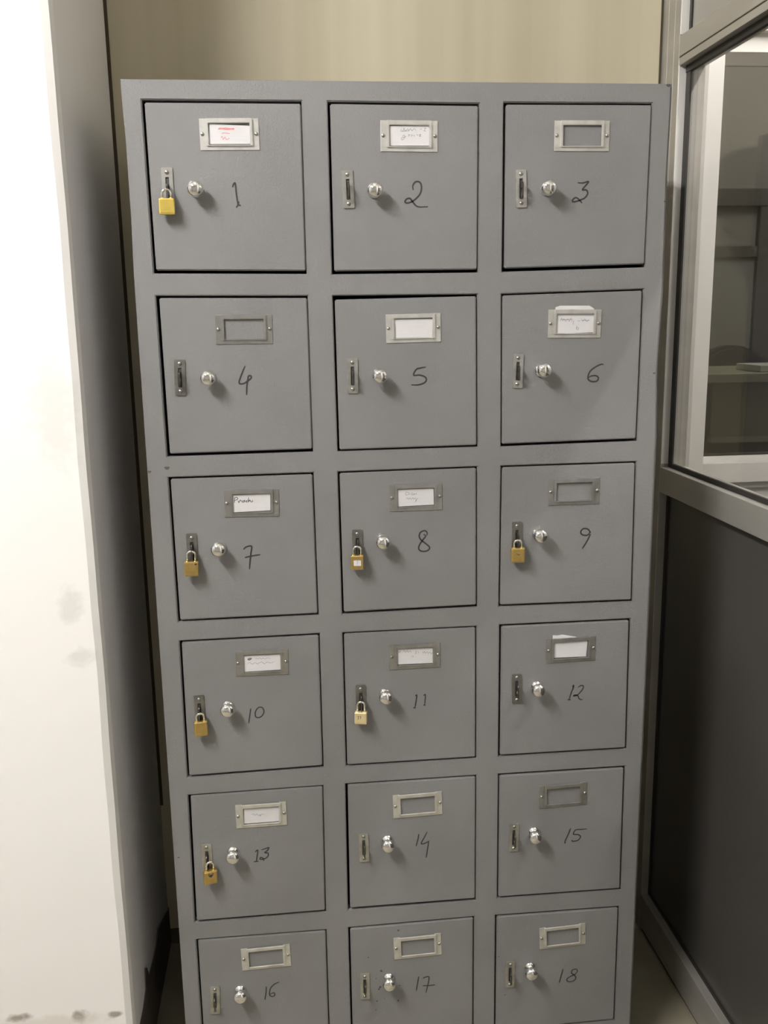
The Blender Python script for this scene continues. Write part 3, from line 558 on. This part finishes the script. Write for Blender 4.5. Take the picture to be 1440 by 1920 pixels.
# ------------------------------------------------------------ padlocks
LOCK_LABEL = {1: 'bright yellow brass padlock hanging on locker 1', 7: 'square brass padlock with a dark dot hanging on locker 7', 8: 'brass padlock with a small white sticker hanging on locker 8',
  9: 'small round-marked brass padlock hanging on locker 9', 10: 'plain brass padlock hanging on locker 10', 11: 'pale worn brass padlock with number 11 written on it hanging on locker 11',
  13: 'brass padlock with a dark heart-shaped mark hanging on locker 13'}
LOCK_YAW = {1: 4, 7: 8, 8: -6, 9: -8, 10: 10, 11: -10, 13: 18}
for d, (x, zt, w, h, s) in LOCK.items():
    root = tag(empty('padlock', (x * mm, -.0135, zt * mm)), LOCK_LABEL[d], 'padlock', 'brass padlocks on the locker doors')
    root.rotation_euler = (0, R({7: 2, 10: -1, 13: 1, 11: 1.5}.get(d, 0)), R(LOCK_YAW[d]))
    mt = M['bright_brass'] if d == 1 else M['pale_brass'] if d == 11 else M['brass']
    W, Hh, S = w * mm, h * mm, (max(s, 14.5) + 1.5) * mm
    q = MB(); q.box((-W / 2, -.006, -Hh), (W / 2, .006, 0), mt, .0022, 3)
    q.box((-W / 2 + .0005, -.0052, -Hh - .0007), (W / 2 - .0005, .0052, -Hh + .001), mt, .0006)
    for sx in (-1, 1): q.lathe([(.0033, -.0008), (.0033, .0007), (.0022, .0011)], mt, Matrix.Translation((sx * .0068, 0, 0)), n=14)
    if d == 7:
        q.lathe([(.0018, 0), (.0018, .0004), (0, .0005)], M['ink_black'], Matrix.Translation((.007, -.006, -.004)) @ FACE, n=12)
        q.ring(rrect(.010, .013, .003, cz=-.013), rrect(.0085, .0115, .0025, cz=-.013), -.0063, -.0059, M['brass'])
    if d == 9:
        q.ring(rrect(.012, .012, .0059, cz=-.0115), rrect(.0102, .0102, .005, cz=-.0115), -.0064, -.0059, mt)
        q.stroke([(-.003, -.009), (.001, -.012), (.003, -.010)], .001, -.0066, M['ink_door'])
    if d == 10:
        q.ring(rrect(.008, .016, .003, cz=-.013), rrect(.0065, .0145, .0025, cz=-.013), -.0062, -.0059, mt)
    if d == 1:
        for k in range(4): q.stroke([(-.005, -.008 - .003 * k), (0, -.008 - .003 * k), (.005, -.008 - .003 * k)], .0004, -.00603, M['brass'])
    if d == 13:
        q.stroke([(0, -.008), (-.0022, -.005), (-.0040, -.0045), (-.0042, -.0065), (0, -.0115), (.0042, -.0065), (.0040, -.0045), (.0022, -.005), (0, -.008)], .0012, -.00605, M['ink_black'])
        q.stroke([(-.002, -.0065), (0, -.009), (.002, -.0065)], .003, -.00604, M['ink_black'])
    if d == 11:
        for k, xx in enumerate((-.0045, -.0005)): q.stroke([(xx - .0008, -.0075), (xx + .0006, -.0068), (xx, -.0125)], .0009, -.00605, M['ink_black'])
        q.stroke([(-.006, -.0128), (-.003, -.0126)], .0006, -.00605, M['ink_black'])
    q.build('body', root)
    q = MB(); rr = .0068
    pts = [(-rr, 0, -.003), (-rr, 0, S - rr - .002)] + [(-rr * math.cos(a), 0, S - rr - .002 + rr * math.sin(a)) for a in [math.pi * k / 12 for k in range(1, 12)]] + [(rr, 0, S - rr - .002), (rr, 0, -.003)]
    q.tube(pts, .0020, M['chrome'], n=12); q.build('shackle', root)
    if d == 8:
        q = MB(); q.box((-.0065, -.00645, -.0185), (.0068, -.0060, -.0085), M['paper'], .0002)
        q.stroke([(-.002, -.0105), (.001, -.0105), (-.001, -.0165)], .0006, -.0065, M['ink_grey'])
        q.build('sticker', root)

# ------------------------------------------------------------ office seen through the smoky window
dk = tag(empty('office_counter', (1.9, 1.7, FZ)), 'tall olive green office counter with pale edging behind the tinted window', 'counter')
def dpart(name, parent, fn):
    q = MB(); fn(q); bmesh.ops.transform(q.bm, matrix=Matrix.Translation(-parent.location), verts=q.bm.verts[:]); return q.build(name, parent)
dpart('counter_top', dk, lambda q: (q.box((1.20, 1.45, 1.215), (2.7, 1.95, 1.24), M['desk_green'], .003), q.box((1.20, 1.44, 1.213), (2.7, 1.45, 1.243), M['desk_edge'], .002)))
dpart('counter_front', dk, lambda q: (q.box((1.26, 1.50, 1.02), (2.7, 1.52, 1.215), M['desk_green']), q.box((1.26, 1.49, 1.00), (2.7, 1.52, 1.02), M['desk_edge'])))
dpart('side_panel', dk, lambda q: q.box((1.22, 1.50, FZ), (1.25, 1.93, 1.215), M['desk_brown'], .002))
dpart('side_panel', dk, lambda q: q.box((2.65, 1.50, FZ), (2.68, 1.93, 1.215), M['desk_brown'], .002))
dpart('lower_front', dk, lambda q: q.box((1.25, 1.53, FZ), (2.65, 1.55, 1.00), M['desk_brown']))
ch = tag(empty('office_chair', (1.66, 2.3, FZ)), 'black office chair behind the olive counter, only its rounded back top showing', 'chair')
dpart('backrest', ch, lambda q: q.prism([(1.70 + .24 * math.cos(a), 1.00 + .31 * math.sin(a)) for a in [2 * math.pi * k / 24 for k in range(24)]], 2.25, 2.33, M['chair_black'], bev=.015))
dpart('seat', ch, lambda q: q.box((1.42, 1.98, .40), (1.90, 2.30, .48), M['chair_black'], .02))
dpart('back_support', ch, lambda q: q.box((1.64, 2.32, .42), (1.68, 2.35, .90), M['dark_steel']))
dpart('gas_column', ch, lambda q: q.lathe([(.03, -.02), (.03, .40)], M['dark_steel'], Matrix.Translation((1.66, 2.15, 0))))
for k in range(5):
    a = 2 * math.pi * k / 5
    dpart('leg', ch, lambda q: q.tube([(1.66, 2.15, .0), (1.66 + .26 * math.cos(a), 2.15 + .26 * math.sin(a), -.05)], .018, M['dark_steel']))
cu = tag(empty('paper_stack', (1.52, 1.6, 1.2415)), 'small white stack of paper lying on the olive counter', 'paper')
q = MB(); q.box((-.08, -.08, 0), (.16, .1, .022), M['white_plastic'], .001); q.build('sheets', cu)
